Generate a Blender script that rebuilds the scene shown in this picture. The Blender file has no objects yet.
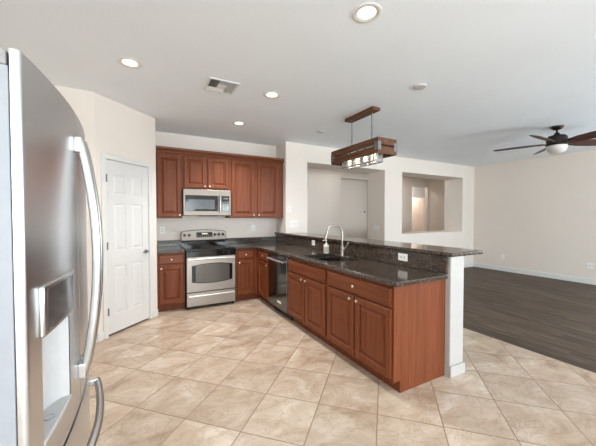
import bpy, bmesh, math, random
from mathutils import Vector, Matrix
random.seed(4)
PI = math.pi
C = bpy.context.scene.collection
S = bpy.context.scene

# ------------------------------------------------------------------ camera
cam_d = bpy.data.cameras.new('camera'); cam = bpy.data.objects.new('camera', cam_d); C.objects.link(cam)
cam_d.sensor_width = 36.0; cam_d.sensor_fit = 'HORIZONTAL'
cam_d.lens = 292.73 / 596 * 36
cam_d.clip_start = 0.02
cam.location = (0, 0, 1.425)
cam.rotation_euler = (math.radians(90 - 1.374), 0, math.radians(-28.471))
S.camera = cam

# ------------------------------------------------------------------ world and light
w = bpy.data.worlds.new('sky'); S.world = w; w.use_nodes = True
w.node_tree.nodes['Background'].inputs[0].default_value = (0.93, 0.96, 1.0, 1)
w.node_tree.nodes['Background'].inputs[1].default_value = 0.9

def area(name, loc, rot, sx, sy, power, col):
    l = bpy.data.lights.new(name, 'AREA'); l.shape = 'RECTANGLE'; l.size = sx; l.size_y = sy
    l.energy = power; l.color = col
    o = bpy.data.objects.new(name, l); C.objects.link(o); o.location = loc; o.rotation_euler = rot
    return o
DAY = (0.83, 0.935, 1.0)
UP = math.radians(90 + 24)          # sunlit ground outside throws the daylight upwards
area('daylight_glass_door', (5.6, -6.30, 1.15), (UP, 0, 0), 3.4, 2.1, 280, DAY)
area('daylight_nook_window', (0.9, -6.30, 1.30), (UP, 0, 0), 3.4, 2.0, 205, DAY)
area('added_left_fill', (-1.02, -3.2, 1.4), (UP, 0, math.radians(-90)), 2.2, 1.6, 220, DAY)  # unseen source added to lift the right wall and kitchen ceiling
area('added_side_fill', (8.20, -1.0, 1.4), (UP, 0, math.radians(90)), 2.8, 1.6, 150, DAY)  # unseen source added to brighten the ceiling over living room and bar

S.view_settings.view_transform = 'Standard'
S.view_settings.look = 'None'
S.view_settings.gamma = 1.0
S.view_settings.exposure = 0.22
S.view_settings.use_curve_mapping = False
S.cycles.diffuse_bounces = 8
S.cycles.max_bounces = 14
S.cycles.caustics_reflective = False
S.cycles.caustics_refractive = False
S.cycles.sample_clamp_indirect = 6.0

# ------------------------------------------------------------------ materials
def lin(r, g, b):
    f = lambda c: (c / 255 / 12.92) if c / 255 <= 0.04045 else ((c / 255 + 0.055) / 1.055) ** 2.4
    return (f(r), f(g), f(b), 1)

class NT:
    def __init__(s, name):
        s.m = bpy.data.materials.new(name); s.m.use_nodes = True
        s.t = s.m.node_tree; s.b = s.t.nodes['Principled BSDF']
        s.tc = s.t.nodes.new('ShaderNodeTexCoord')
    def n(s, kind, **kw):
        nd = s.t.nodes.new('ShaderNode' + kind)
        for k, v in kw.items():
            if k.startswith('_'): setattr(nd, k[1:], v)
            else: nd.inputs[k.replace('__', ' ')].default_value = v
        return nd
    def l(s, a, b): s.t.links.new(a, b)
    def mapping(s, scale=(1, 1, 1), rot=(0, 0, 0), loc=(0, 0, 0)):
        mp = s.n('Mapping'); mp.inputs['Scale'].default_value = scale
        mp.inputs['Rotation'].default_value = rot; mp.inputs['Location'].default_value = loc
        s.l(s.tc.outputs['Object'], mp.inputs['Vector']); return mp.outputs['Vector']
    def ramp(s, fac, stops):
        r = s.n('ValToRGB'); e = r.color_ramp.elements
        while len(e) < len(stops): e.new(0.5)
        for i, (p, c) in enumerate(stops): e[i].position = p; e[i].color = c
        s.l(fac, r.inputs['Fac']); return r.outputs['Color']
    def math(s, op, a, b=None):
        m = s.n('Math', _operation=op)
        for i, v in enumerate((a, b)):
            if v is None: continue
            if isinstance(v, (int, float)): m.inputs[i].default_value = v
            else: s.l(v, m.inputs[i])
        return m.outputs[0]
    def mix(s, fac, a, b, mode='MIX'):
        m = s.n('MixRGB', _blend_type=mode)
        for i, v in enumerate((fac, a, b)):
            if isinstance(v, (int, float)): m.inputs[i].default_value = v
            elif isinstance(v, tuple): m.inputs[i].default_value = v
            else: s.l(v, m.inputs[i])
        return m.outputs[0]
    def bump(s, h, strength, dist=0.002):
        b = s.n('Bump', Strength=strength, Distance=dist); s.l(h, b.inputs['Height'])
        s.l(b.outputs[0], s.b.inputs['Normal'])
    def set(s, **kw):
        for k, v in kw.items(): s.b.inputs[k.replace('__', ' ')].default_value = v
        return s

def plain(name, col, rough=0.5, metal=0.0, var=0.04, scale=30, bump=0.0, **kw):
    m = NT(name); m.set(Roughness=rough, Metallic=metal, **kw)
    no = m.n('TexNoise', Scale=scale, Detail=4.0); m.l(m.tc.outputs['Object'], no.inputs['Vector'])
    a = tuple(max(0, c * (1 - var)) for c in col[:3]) + (1,); b = tuple(min(1, c * (1 + var)) for c in col[:3]) + (1,)
    m.l(m.ramp(no.outputs['Fac'], [(0.3, a), (0.7, b)]), m.b.inputs['Base Color'])
    if bump: m.bump(no.outputs['Fac'], bump)
    return m.m

M = {}
def wallpaint(name, col, bump=0.12, scale=90):
    m = NT(name); m.set(Roughness=0.75)
    m.b.inputs['Specular IOR Level'].default_value = 0.25
    no = m.n('TexNoise', Scale=scale, Detail=3.0); m.l(m.tc.outputs['Object'], no.inputs['Vector'])
    n2 = m.n('TexNoise', Scale=1.5, Detail=2.0); m.l(m.tc.outputs['Object'], n2.inputs['Vector'])
    a = tuple(c * 0.975 for c in col[:3]) + (1,)
    m.l(m.ramp(n2.outputs['Fac'], [(0.3, a), (0.7, col)]), m.b.inputs['Base Color'])
    m.bump(no.outputs['Fac'], bump, 0.004)
    return m.m
M['wall'] = wallpaint('wall_paint', lin(230, 221, 212))
M['wall_tan'] = wallpaint('wall_paint_tan', lin(226, 216, 206))
M['ceiling'] = wallpaint('ceiling_paint', lin(240, 246, 251), 0.3, 60)
M['trim'] = plain('white_trim_paint', lin(220, 219, 216), 0.4, var=0.01)
M['post'] = plain('white_paint_toned_down', lin(176, 173, 170), 0.5, var=0.01)  # same white as the trim, darkened in colour to offset the strong light there
M['door'] = plain('white_door_paint', lin(217, 216, 214), 0.42, var=0.01)

def wood(name, dark, mid, light, rough, axis='z', scale=1.0, coat=0.0):
    m = NT(name); m.set(Roughness=rough)
    m.b.inputs['Coat Weight'].default_value = coat
    m.b.inputs['Coat Roughness'].default_value = 0.22
    m.b.inputs['Specular IOR Level'].default_value = 0.22
    sc = [22 * scale] * 3; sc['xyz'.index(axis)] = 1.0 * scale
    v = m.mapping(tuple(sc))
    n1 = m.n('TexNoise', Scale=1.6, Detail=6.0, Roughness=0.6, Distortion=0.6); m.l(v, n1.inputs['Vector'])
    sc2 = [90 * scale] * 3; sc2['xyz'.index(axis)] = 3.0 * scale
    n2 = m.n('TexNoise', Scale=1.5, Detail=3.0); m.l(m.mapping(tuple(sc2)), n2.inputs['Vector'])
    f = m.math('ADD', m.math('MULTIPLY', n1.outputs['Fac'], 0.72), m.math('MULTIPLY', n2.outputs['Fac'], 0.28))
    m.l(m.ramp(f, [(0.3, dark), (0.5, mid), (0.72, light)]), m.b.inputs['Base Color'])
    m.bump(n2.outputs['Fac'], 0.08, 0.001)
    return m.m
M['cherry'] = wood('cherry_cabinet_wood', lin(92, 46, 24), lin(112, 58, 32), lin(130, 73, 43), 0.44, coat=0.05)
M['cherry_y'] = wood('cherry_drawer_wood', lin(84, 41, 21), lin(109, 57, 31), lin(130, 74, 43), 0.40, axis='y', coat=0.08)
M['cherry_x'] = wood('cherry_rail_wood', lin(84, 41, 21), lin(109, 57, 31), lin(130, 74, 43), 0.40, axis='x', coat=0.08)
M['rustic'] = wood('rustic_lamp_wood', lin(58, 38, 26), lin(98, 65, 45), lin(130, 94, 68), 0.55, axis='y')
M['blade'] = wood('dark_walnut_blade', lin(52, 31, 25), lin(78, 48, 38), lin(98, 64, 52), 0.45, axis='x')

def steel(name, col, rough, axis='z', amt=0.06):
    m = NT(name); m.set(Metallic=1.0)
    sc = [260.0] * 3; sc['xyz'.index(axis)] = 2.0
    no = m.n('TexNoise', Scale=1.0, Detail=2.0); m.l(m.mapping(tuple(sc)), no.inputs['Vector'])
    a = tuple(c * (1 - amt) for c in col[:3]) + (1,)
    m.l(m.ramp(no.outputs['Fac'], [(0.3, a), (0.7, col)]), m.b.inputs['Base Color'])
    r = m.math('ADD', m.math('MULTIPLY', no.outputs['Fac'], amt), rough - amt / 2)
    m.l(r, m.b.inputs['Roughness'])
    return m.m
M['steel'] = steel('brushed_stainless', lin(200, 195, 190), 0.24, 'y')
M['steel_v'] = steel('brushed_stainless_vertical', lin(216, 217, 218), 0.31, 'z', 0.015)
M['steel_x'] = steel('brushed_stainless_horizontal', lin(160, 152, 144), 0.40, 'x')
M['steel_dark'] = steel('brushed_stainless_panel', lin(132, 123, 114), 0.42, 'x')
M['handle'] = plain('pale_satin_handle', lin(224, 222, 219), 0.42, 1.0, var=0.02)
M['fridge_handle'] = plain('fridge_handle_steel', lin(188, 186, 184), 0.3, 1.0, var=0.02)
M['knob'] = plain('champagne_knob', lin(232, 220, 202), 0.36, 1.0, var=0.02)
M['nickel'] = plain('brushed_nickel', lin(158, 152, 143), 0.32, 1.0, var=0.02)
M['chrome'] = plain('satin_chrome', lin(215, 214, 212), 0.14, 1.0, var=0.02)
M['bright_metal'] = plain('bright_satin_metal', lin(198, 198, 199), 0.28, 1.0, var=0.02)
M['dw_steel'] = steel('dark_stainless', lin(122, 121, 120), 0.14, 'z')
M['grey_paint'] = plain('light_grey_enamel', lin(156, 159, 166), 0.4, var=0.02)
M['hinge_grey'] = plain('grey_plastic', lin(150, 148, 146), 0.5, var=0.03)
M['black_glass'] = plain('black_glass', lin(12, 12, 13), 0.06, var=0.02)
M['black_plastic'] = plain('black_plastic', lin(22, 21, 21), 0.4, var=0.03)
M['dark_display'] = plain('dark_grey_display', lin(72, 70, 70), 0.15, var=0.05)
M['smoked'] = plain('smoked_oven_glass', lin(104, 102, 98), 0.12, 0.4, var=0.03)
M['mw_window'] = plain('grey_microwave_window', lin(78, 81, 83), 0.15, 0.2, var=0.04)
M['sink'] = plain('black_composite', lin(11, 11, 11), 0.3, var=0.1, scale=200)
M['bronze'] = plain('dark_bronze', lin(52, 46, 40), 0.4, 0.7, var=0.05)
M['plate'] = plain('white_plastic', lin(238, 236, 232), 0.35, var=0.01)
M['slot'] = plain('dark_slot', lin(60, 58, 56), 0.6, var=0.03)
M['frost'] = plain('frosted_glass', lin(204, 200, 194), 0.35, var=0.02)
M['bracket'] = plain('grey_iron', lin(128, 128, 130), 0.45, 0.8, var=0.12, scale=60)
M['louver'] = plain('vent_shadow_grey', lin(96, 93, 90), 0.6, var=0.04)
M['soap'] = plain('white_soap_bottle', lin(226, 222, 208), 0.3, var=0.02)
M['soap_label'] = plain('pale_bottle_label', lin(176, 172, 160), 0.5, var=0.35, scale=120)
M['tray'] = plain('tray_grey', lin(186, 186, 186), 0.4, var=0.02)
M['disc'] = plain('grey_white_cover', lin(196, 195, 193), 0.6, var=0.01)
M['disp_grey'] = plain('dispenser_grey', lin(196, 196, 197), 0.35, var=0.03)

def emis(name, col, s):
    m = NT(name); m.set(Emission__Strength=s); m.b.inputs['Emission Color'].default_value = col
    m.b.inputs['Base Color'].default_value = (0.9, 0.88, 0.84, 1)
    return m.m
M['lamp'] = emis('warm_lamp_glow', lin(255, 236, 196), 2.2)
M['bulb'] = emis('bulb_glow', lin(255, 238, 210), 30.0)
M['clock'] = emis('green_clock_glow', lin(150, 160, 70), 0.5)

def glass(name):
    m = NT(name); m.set(Roughness=0.22, IOR=1.3); m.b.inputs['Transmission Weight'].default_value = 0.75
    no = m.n('TexNoise', Scale=55.0, Detail=2.0); m.l(m.tc.outputs['Object'], no.inputs['Vector'])
    m.l(m.ramp(no.outputs['Fac'], [(0.3, (0.9, 0.9, 0.9, 1)), (0.7, (1, 1, 1, 1))]), m.b.inputs['Base Color'])
    m.bump(no.outputs['Fac'], 0.5, 0.003)
    return m.m
M['glass'] = glass('seeded_glass')

def granite():
    m = NT('brown_granite'); m.set(Roughness=0.11)
    v = m.mapping((1, 1, 1))
    vo = m.n('TexVoronoi', Scale=75.0); m.l(v, vo.inputs['Vector'])
    no = m.n('TexNoise', Scale=42.0, Detail=5.0, Roughness=0.7); m.l(v, no.inputs['Vector'])
    c1 = m.ramp(vo.outputs['Color'], [(0.0, lin(24, 21, 20)), (0.4, lin(58, 49, 42)), (0.68, lin(86, 72, 61)), (0.95, lin(138, 117, 99))])
    c2 = m.ramp(no.outputs['Fac'], [(0.38, lin(22, 20, 19)), (0.55, lin(66, 56, 48)), (0.70, lin(118, 100, 85))])
    m.l(m.mix(0.5, c1, c2), m.b.inputs['Base Color'])
    return m.m
M['granite'] = granite()

def tile():
    m = NT('travertine_tile')
    sep = m.n('SeparateXYZ'); m.l(m.tc.outputs['Object'], sep.inputs[0])
    x, y = sep.outputs[0], sep.outputs[1]
    k = 1 / (2 ** 0.5 * 0.431)
    u = m.math('SUBTRACT', m.math('MULTIPLY', m.math('ADD', x, y), k), 2.145 / 0.431)
    v = m.math('ADD', m.math('MULTIPLY', m.math('SUBTRACT', x, y), k), 0.042 / 0.431)
    fu, fv = m.math('FRACT', u), m.math('FRACT', v)
    du = m.math('MINIMUM', fu, m.math('SUBTRACT', 1.0, fu)); dv = m.math('MINIMUM', fv, m.math('SUBTRACT', 1.0, fv))
    d = m.math('MINIMUM', du, dv)
    mr = m.n('MapRange'); mr.inputs['From Min'].default_value = 0.005; mr.inputs['From Max'].default_value = 0.012
    m.l(d, mr.inputs['Value']); body = mr.outputs[0]                     # 0 in the grout, 1 on the tile
    cmb = m.n('CombineXYZ'); m.l(m.math('FLOOR', u), cmb.inputs[0]); m.l(m.math('FLOOR', v), cmb.inputs[1])
    wn = m.n('TexWhiteNoise', _noise_dimensions='3D'); m.l(cmb.outputs[0], wn.inputs['Vector'])
    off = m.n('VectorMath', _operation='SCALE'); off.inputs['Scale'].default_value = 9.0
    m.l(wn.outputs['Color'], off.inputs[0])
    add = m.n('VectorMath', _operation='ADD'); m.l(m.tc.outputs['Object'], add.inputs[0]); m.l(off.outputs[0], add.inputs[1])
    st = m.n('Mapping'); st.inputs['Scale'].default_value = (1.0, 1.45, 1.0); st.inputs['Rotation'].default_value = (0, 0, 0.5)
    m.l(add.outputs[0], st.inputs['Vector'])
    cl = m.n('TexNoise', Scale=3.0, Detail=8.0, Roughness=0.6, Distortion=0.7); m.l(st.outputs[0], cl.inputs['Vector'])
    col = m.ramp(cl.outputs['Fac'], [(0.28, lin(150, 126, 105)), (0.42, lin(179, 157, 136)), (0.57, lin(194, 176, 157)), (0.76, lin(214, 202, 188))])
    ve = m.n('TexNoise', Scale=3.4, Detail=9.0, Roughness=0.68, Distortion=1.6); m.l(st.outputs[0], ve.inputs['Vector'])
    ridge = m.math('ABSOLUTE', m.math('SUBTRACT', ve.outputs['Fac'], 0.5))
    vm = m.ramp(ridge, [(0.0, (0.6, 0.6, 0.6, 1)), (0.018, (0, 0, 0, 1))])
    col = m.mix(m.math('MULTIPLY', vm, 0.85), col, lin(146, 116, 92))
    hsv = m.n('HueSaturation'); m.l(col, hsv.inputs['Color'])
    m.l(m.math('ADD', m.math('MULTIPLY', wn.outputs['Value'], 0.16), 0.92), hsv.inputs['Value'])
    col = m.mix(body, lin(140, 119, 100), hsv.outputs[0])
    m.l(col, m.b.inputs['Base Color'])
    m.set(Roughness=0.33)
    m.bump(body, 0.35, 0.003)
    return m.m
M['tile'] = tile()

def planks():
    m = NT('dark_plank_floor'); m.set(Roughness=0.5); m.b.inputs['Specular IOR Level'].default_value = 0.22
    sep = m.n('SeparateXYZ'); m.l(m.tc.outputs['Object'], sep.inputs[0])
    px = m.math('MULTIPLY', sep.outputs[0], 1 / 0.16); row = m.math('FLOOR', px)
    wn1 = m.n('TexWhiteNoise', _noise_dimensions='1D'); m.l(row, wn1.inputs['W'])
    py = m.math('ADD', m.math('MULTIPLY', sep.outputs[1], 1 / 1.2), m.math('MULTIPLY', wn1.outputs['Value'], 7.0))
    cmb = m.n('CombineXYZ'); m.l(row, cmb.inputs[0]); m.l(m.math('FLOOR', py), cmb.inputs[1])
    wn = m.n('TexWhiteNoise', _noise_dimensions='3D'); m.l(cmb.outputs[0], wn.inputs['Vector'])
    off = m.n('VectorMath', _operation='SCALE'); off.inputs['Scale'].default_value = 13.0; m.l(wn.outputs['Color'], off.inputs[0])
    add = m.n('VectorMath', _operation='ADD'); m.l(m.tc.outputs['Object'], add.inputs[0]); m.l(off.outputs[0], add.inputs[1])
    st = m.n('Mapping'); st.inputs['Scale'].default_value = (16, 1.1, 1); m.l(add.outputs[0], st.inputs['Vector'])
    gr = m.n('TexNoise', Scale=1.4, Detail=7.0, Roughness=0.65, Distortion=0.4); m.l(st.outputs[0], gr.inputs['Vector'])
    col = m.ramp(gr.outputs['Fac'], [(0.28, lin(44, 34, 26)), (0.5, lin(80, 66, 54)), (0.74, lin(122, 105, 88))])
    hsv = m.n('HueSaturation'); m.l(col, hsv.inputs['Color'])
    m.l(m.math('ADD', m.math('MULTIPLY', wn.outputs['Value'], 0.4), 0.8), hsv.inputs['Value'])
    fx = m.math('FRACT', px); dx = m.math('MINIMUM', fx, m.math('SUBTRACT', 1.0, fx))
    fy = m.math('FRACT', py); dy = m.math('MULTIPLY', m.math('MINIMUM', fy, m.math('SUBTRACT', 1.0, fy)), 7.5)
    mr = m.n('MapRange'); mr.inputs['From Min'].default_value = 0.005; mr.inputs['From Max'].default_value = 0.02
    m.l(m.math('MINIMUM', dx, dy), mr.inputs['Value'])
    m.l(m.mix(mr.outputs[0], lin(44, 37, 33), hsv.outputs[0]), m.b.inputs['Base Color'])
    m.bump(mr.outputs[0], 0.25, 0.002)
    return m.m
M['planks'] = planks()

# ------------------------------------------------------------------ mesh helpers (all coordinates are world coordinates)
def NB(): return bmesh.new()
def box(bm, x0, x1, y0, y1, z0, z1, f=None):
    P = [(x, y, z) for x in (x0, x1) for y in (y0, y1) for z in (z0, z1)]
    v = [bm.verts.new(f(*p) if f else p) for p in P]
    for q in ((0, 1, 3, 2), (4, 6, 7, 5), (0, 4, 5, 1), (2, 3, 7, 6), (0, 2, 6, 4), (1, 5, 7, 3)):
        bm.faces.new([v[i] for i in q])
    return bm
def cells(bm, us, vs, solid, w0, w1, f):
    """slab on a grid of cells, with holes where solid(i, j) is false"""
    cache = {}
    def vert(i, j, k):
        if (i, j, k) not in cache: cache[(i, j, k)] = bm.verts.new(f(us[i], vs[j], (w0, w1)[k]))
        return cache[(i, j, k)]
    nu, nv = len(us) - 1, len(vs) - 1
    S_ = lambda i, j: 0 <= i < nu and 0 <= j < nv and solid(i, j)
    for i in range(nu):
        for j in range(nv):
            if not S_(i, j): continue
            for k in (0, 1):
                bm.faces.new([vert(i, j, k), vert(i + 1, j, k), vert(i + 1, j + 1, k), vert(i, j + 1, k)])
            for (di, dj, a, b) in ((-1, 0, (i, j), (i, j + 1)), (1, 0, (i + 1, j), (i + 1, j + 1)), (0, -1, (i, j), (i + 1, j)), (0, 1, (i, j + 1), (i + 1, j + 1))):
                if not S_(i + di, j + dj):
                    bm.faces.new([vert(*a, 0), vert(*b, 0), vert(*b, 1), vert(*a, 1)])
    return bm
def prism(bm, pts, z0, z1, f=None):
    f = f or (lambda x, y, z: (x, y, z))
    a = [bm.verts.new(f(x, y, z0)) for x, y in pts]; b = [bm.verts.new(f(x, y, z1)) for x, y in pts]
    bm.faces.new(a); bm.faces.new(b); n = len(pts)
    for i in range(n): bm.faces.new([a[i], a[(i + 1) % n], b[(i + 1) % n], b[i]])
    return bm
def tube(bm, pts, rad, seg=12, cap=True, flat=1.0):
    pts = [Vector(p) for p in pts]; n = len(pts)
    rad = rad if isinstance(rad, (list, tuple)) else [rad] * n
    T = []
    for i in range(n):
        t = (pts[min(i + 1, n - 1)] - pts[max(i - 1, 0)]).normalized(); T.append(t)
    up = Vector((0, 0, 1)) if abs(T[0].z) < 0.9 else Vector((0, 1, 0))
    rings = []; a = (up - T[0] * up.dot(T[0])).normalized()
    for i in range(n):
        a = (a - T[i] * a.dot(T[i])).normalized(); b = T[i].cross(a)
        rings.append([bm.verts.new(pts[i] + (a * math.cos(2 * PI * k / seg) + b * math.sin(2 * PI * k / seg) * flat) * rad[i]) for k in range(seg)])
    for i in range(n - 1):
        for k in range(seg):
            bm.faces.new([rings[i][k], rings[i][(k + 1) % seg], rings[i + 1][(k + 1) % seg], rings[i + 1][k]])
    if cap: bm.faces.new(rings[0][::-1]); bm.faces.new(rings[-1])
    return bm
def lathe(bm, prof, c, axis=(0, 0, 1), seg=24):
    """profile of (radius, height) turned about an axis through c"""
    ax = Vector(axis).normalized(); up = Vector((0, 0, 1)) if abs(ax.z) < 0.9 else Vector((1, 0, 0))
    a = (up - ax * up.dot(ax)).normalized(); b = ax.cross(a); c = Vector(c); rings = []
    for r, h in prof:
        if r <= 1e-6: rings.append([bm.verts.new(c + ax * h)])
        else: rings.append([bm.verts.new(c + ax * h + (a * math.cos(2 * PI * k / seg) + b * math.sin(2 * PI * k / seg)) * r) for k in range(seg)])
    for i in range(len(rings) - 1):
        p, q = rings[i], rings[i + 1]
        for k in range(seg):
            k2 = (k + 1) % seg
            if len(p) == 1 and len(q) == 1: continue
            if len(p) == 1: bm.faces.new([p[0], q[k2], q[k]])
            elif len(q) == 1: bm.faces.new([p[k], p[k2], q[0]])
            else: bm.faces.new([p[k], p[k2], q[k2], q[k]])
    if len(rings[0]) > 1: bm.faces.new(rings[0][::-1])
    if len(rings[-1]) > 1: bm.faces.new(rings[-1])
    return bm
def rings_panel(bm, o, u, v, n, W, H, rings):
    """rectangular panel standing on its back face: nested rectangles (inset, depth)"""
    o, u, v, n = map(Vector, (o, u, v, n)); R = []
    for ins, dep in rings:
        R.append([bm.verts.new(o + u * a + v * b + n * dep) for a, b in ((ins, ins), (W - ins, ins), (W - ins, H - ins), (ins, H - ins))])
    for p, q in zip(R, R[1:]):
        for k in range(4): bm.faces.new([p[k], p[(k + 1) % 4], q[(k + 1) % 4], q[k]])
    bm.faces.new(R[-1]); bm.faces.new(R[0][::-1])
    return bm

def wloc(o):
    v = Vector((0, 0, 0))
    while o: v += Vector(o.location); o = o.parent
    return v
def obj(name, bm, mat, parent=None, bevel=0.0, seg=2, smooth=None, at=None, label=None):
    bmesh.ops.remove_doubles(bm, verts=bm.verts, dist=1e-6)
    bmesh.ops.recalc_face_normals(bm, faces=bm.faces)
    base = Vector(at) if at else (wloc(parent) if parent else Vector((0, 0, 0)))
    bmesh.ops.translate(bm, verts=bm.verts, vec=-base)
    me = bpy.data.meshes.new(name); bm.to_mesh(me); bm.free()
    o = bpy.data.objects.new(name, me); C.objects.link(o)
    me.materials.append(M[mat] if isinstance(mat, str) else mat)
    if smooth is not None:
        me.shade_smooth(); me.set_sharp_from_angle(angle=math.radians(smooth))
    if bevel:
        b = o.modifiers.new('bevel', 'BEVEL'); b.width = bevel; b.segments = seg; b.limit_method = 'ANGLE'; b.angle_limit = math.radians(40)
        b.harden_normals = False
    if parent: o.parent = parent
    elif at: o.location = at
    if label: o['label'] = label
    return o
def thing(name, label, cat, loc, group=None):
    o = bpy.data.objects.new(name, None); C.objects.link(o); o.location = loc; o.empty_display_size = 0.1
    o['label'] = label; o['category'] = cat
    if group: o['group'] = group
    return o
def tag(o, label, cat, group=None):
    o['label'] = label; o['category'] = cat
    if group: o['group'] = group
    return o
def struct(name, bm, mat, parent=None, **kw):
    o = obj(name, bm, mat, parent, **kw)
    if not parent: o['kind'] = 'structure'
    return o
def copy_tree(o, parent=None):
    c = o.copy(); C.objects.link(c)
    if parent: c.parent = parent
    for ch in list(o.children): copy_tree(ch, c)
    return c

XYZ = lambda u, v, w: (u, v, w)
XZY = lambda u, v, w: (u, w, v)          # slab standing along x
YZX = lambda u, v, w: (w, u, v)          # slab standing along y
always = lambda i, j: True

# ------------------------------------------------------------------ the room
H = 2.80
XR, YB, YD, YD2 = 8.267, 5.314, 4.88, 5.43
XE = 3.62                                   # where tile meets planks
struct('floor', box(NB(), -1.2, XE, -6.7, 5.5, -0.06, 0.0), 'tile')
struct('floor_living', box(NB(), XE, 12.5, -6.7, 10.0, -0.06, 0.0), 'planks')
struct('floor_hall', box(NB(), 2.2, XE, 5.5, 10.0, -0.06, 0.0), 'planks')
struct('ceiling', box(NB(), -1.25, 12.5, -6.75, 10.0, H, H + 0.08), 'ceiling')
struct('wall_left', cells(NB(), (-6.6, -4.3, -2.1, 5.42), (0, 0.6, 2.2, H), lambda i, j: not (i == 1 and j == 1), -1.2, -1.08, YZX), 'wall')
struct('wall_pantry_front', box(NB(), -1.2, -0.43, 3.96, 4.08, 0, H), 'wall')
struct('wall_back', box(NB(), -1.08, 2.5, YB, YB + 0.12, 0, H), 'wall')
struct('wall_pantry_side', box(NB(), 0.115, 0.215, 4.62, YB, 0, H), 'wall')
r2 = 2 ** -0.5
def PW(t, z, w): return (-0.43 + t * r2 - w * r2, 3.96 + t * r2 + w * r2, z)     # along the slanted pantry wall; w runs into the wall
struct('wall_pantry', cells(NB(), (0, 0.125, 0.77, 0.912), (0, 2.09, H), lambda i, j: not (i == 1 and j == 0), 0, 0.10, PW), 'wall', bevel=0.012)
struct('wall_divider', cells(NB(), (2.388, 2.857, 4.874, 5.43, 7.75, 9.50), (0, 1.005, 2.455, H),
       lambda i, j: not (i == 1 and j < 2) and not (i == 3 and j == 1), YD, YD2, XZY), 'wall', bevel=0.012)
struct('wall_right', cells(NB(), (-6.6, -2.4, 0.4, YD), (0, 0.6, 2.2, H), lambda i, j: not (i == 1 and j == 1), XR, XR + 0.12, YZX), 'wall_tan')
struct('wall_rear', cells(NB(), (-1.2, -0.8, 2.6, 3.9, 7.3, 8.4), (0, 0.1, 0.3, 2.3, 2.31, H),
       lambda i, j: not (i == 1 and j == 2) and not (i == 3 and j in (1, 2)) and not (i == 3 and j == 0), -6.6, -6.48, XZY), 'wall')
# the hall seen through the openings
struct('wall_hall', cells(NB(), (2.2, 4.94, 6.55), (0, 2.48, H), lambda i, j: i == 0 or j == 1, 6.6, 6.72, XZY), 'wall', bevel=0.01)
struct('wall_hall_side', box(NB(), 6.43, 6.55, 6.72, 7.2, 0, H), 'wall')
struct('wall_hall_end', cells(NB(), (4.6, 8.49, 9.33, 9.5), (0, 2.49, H), lambda i, j: i != 1 or j == 1, 7.2, 7.32, XZY), 'wall')
struct('wall_hall_right', box(NB(), 9.36, 9.48, YD2 + 0.001, 7.199, 0, H), 'wall')
struct('wall_hall_left', box(NB(), 2.2, 2.32, YD2, 6.6, 0, H), 'wall')
struct('wall_far_room', cells(NB(), (7.6, 9.80, 10.62, 12.4), (0, 2.2, H), lambda i, j: i != 1 or j == 1, 8.3, 8.42, XZY), 'wall')
struct('wall_far_closet', box(NB(), 9.0, 12.4, 9.2, 9.3, 0, H), 'wall')
struct('wall_far_side', box(NB(), 12.3, 12.4, 7.32, 9.2, 0, H), 'wall')
struct('wall_far_return', box(NB(), 7.6, 7.7, 7.32, 8.3, 0, H), 'wall')

# half wall under the bar, ending in the white post
PX0, PX1, PY0 = 2.390, 2.580, 1.602
struct('wall_bar', box(NB(), PX0, PX1, PY0, YD, 0, 1.072), 'post', bevel=0.008)
bm = box(NB(), PX1, PX1 + 0.014, PY0 - 0.014, YD, 0, 0.10)
box(bm, PX0 - 0.004, PX1 + 0.014, PY0 - 0.014, PY0, 0, 0.10)
struct('baseboard_bar', bm, 'post', bevel=0.006)
# baseboards
struct('baseboard_right', box(NB(), XR - 0.015, XR, -6.48, YD, 0, 0.115), 'trim', bevel=0.006)
struct('baseboard_divider', box(NB(), 4.874, XR - 0.015, YD - 0.015, YD, 0, 0.115), 'trim', bevel=0.006)
bm = box(NB(), 0, 0.07, 0, 0.095, -0.014, 0, lambda t, z, w: PW(t, z, w))
box(bm, 0.835, 0.912, 0, 0.095, -0.014, 0, lambda t, z, w: PW(t, z, w))
struct('baseboard_pantry', bm, 'trim', bevel=0.004)
struct('baseboard_left', box(NB(), -1.08, -0.43, 3.946, 3.96, 0, 0.095), 'trim', bevel=0.004)

# pantry door and its casing
bm = cells(NB(), (0.07, 0.128, 0.767, 0.825), (0, 2.088, 2.146), lambda i, j: i != 1 or j == 1, -0.018, 0.0, PW)
struct('trim_1', bm, 'trim', bevel=0.006)
bm = cells(NB(), (0.125, 0.130, 0.765, 0.77), (0, 2.085, 2.09), lambda i, j: i != 1 or j == 1, 0.0, 0.10, PW)
struct('trim_2', bm, 'trim')
bm = NB(); DW0, DW1, DZ0, DZ1 = 0.132, 0.763, 0.024, 2.082
wd = DW1 - DW0
cu = [0, 0.10, wd / 2 - 0.045, wd / 2 + 0.045, wd - 0.10, wd]
cv = [0, 0.22, 0.80, 0.985, 1.55, 1.66, 1.90, DZ1 - DZ0]
hole = lambda i, j: not (i in (1, 3) and j in (1, 3, 5))
cells(bm, [DW0 + a for a in cu], [DZ0 + a for a in cv], hole, 0.004, 0.040, PW)
un = Vector((r2, r2, 0)); zn = Vector((0, 0, 1)); fn = Vector((r2, -r2, 0))
for i in (1, 3):
    for j in (1, 3, 5):
        o_ = Vector(PW(DW0 + cu[i], DZ0 + cv[j], 0.016))
        rings_panel(bm, o_, un, zn, fn, cu[i + 1] - cu[i], cv[j + 1] - cv[j], [(0, 0.0), (0, 0.003), (0.012, 0.002), (0.034, 0.010)])
door = struct('door_1', bm, 'door')
for z in (1.865, 1.075, 0.30):
    obj('hinge', box(NB(), 0.118, 0.136, z - 0.045, z + 0.045, -0.022, 0.006, PW), 'bracket', door, bevel=0.003)
bm = NB()
kp = Vector(PW(0.715, 0.945, 0.004))
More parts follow.
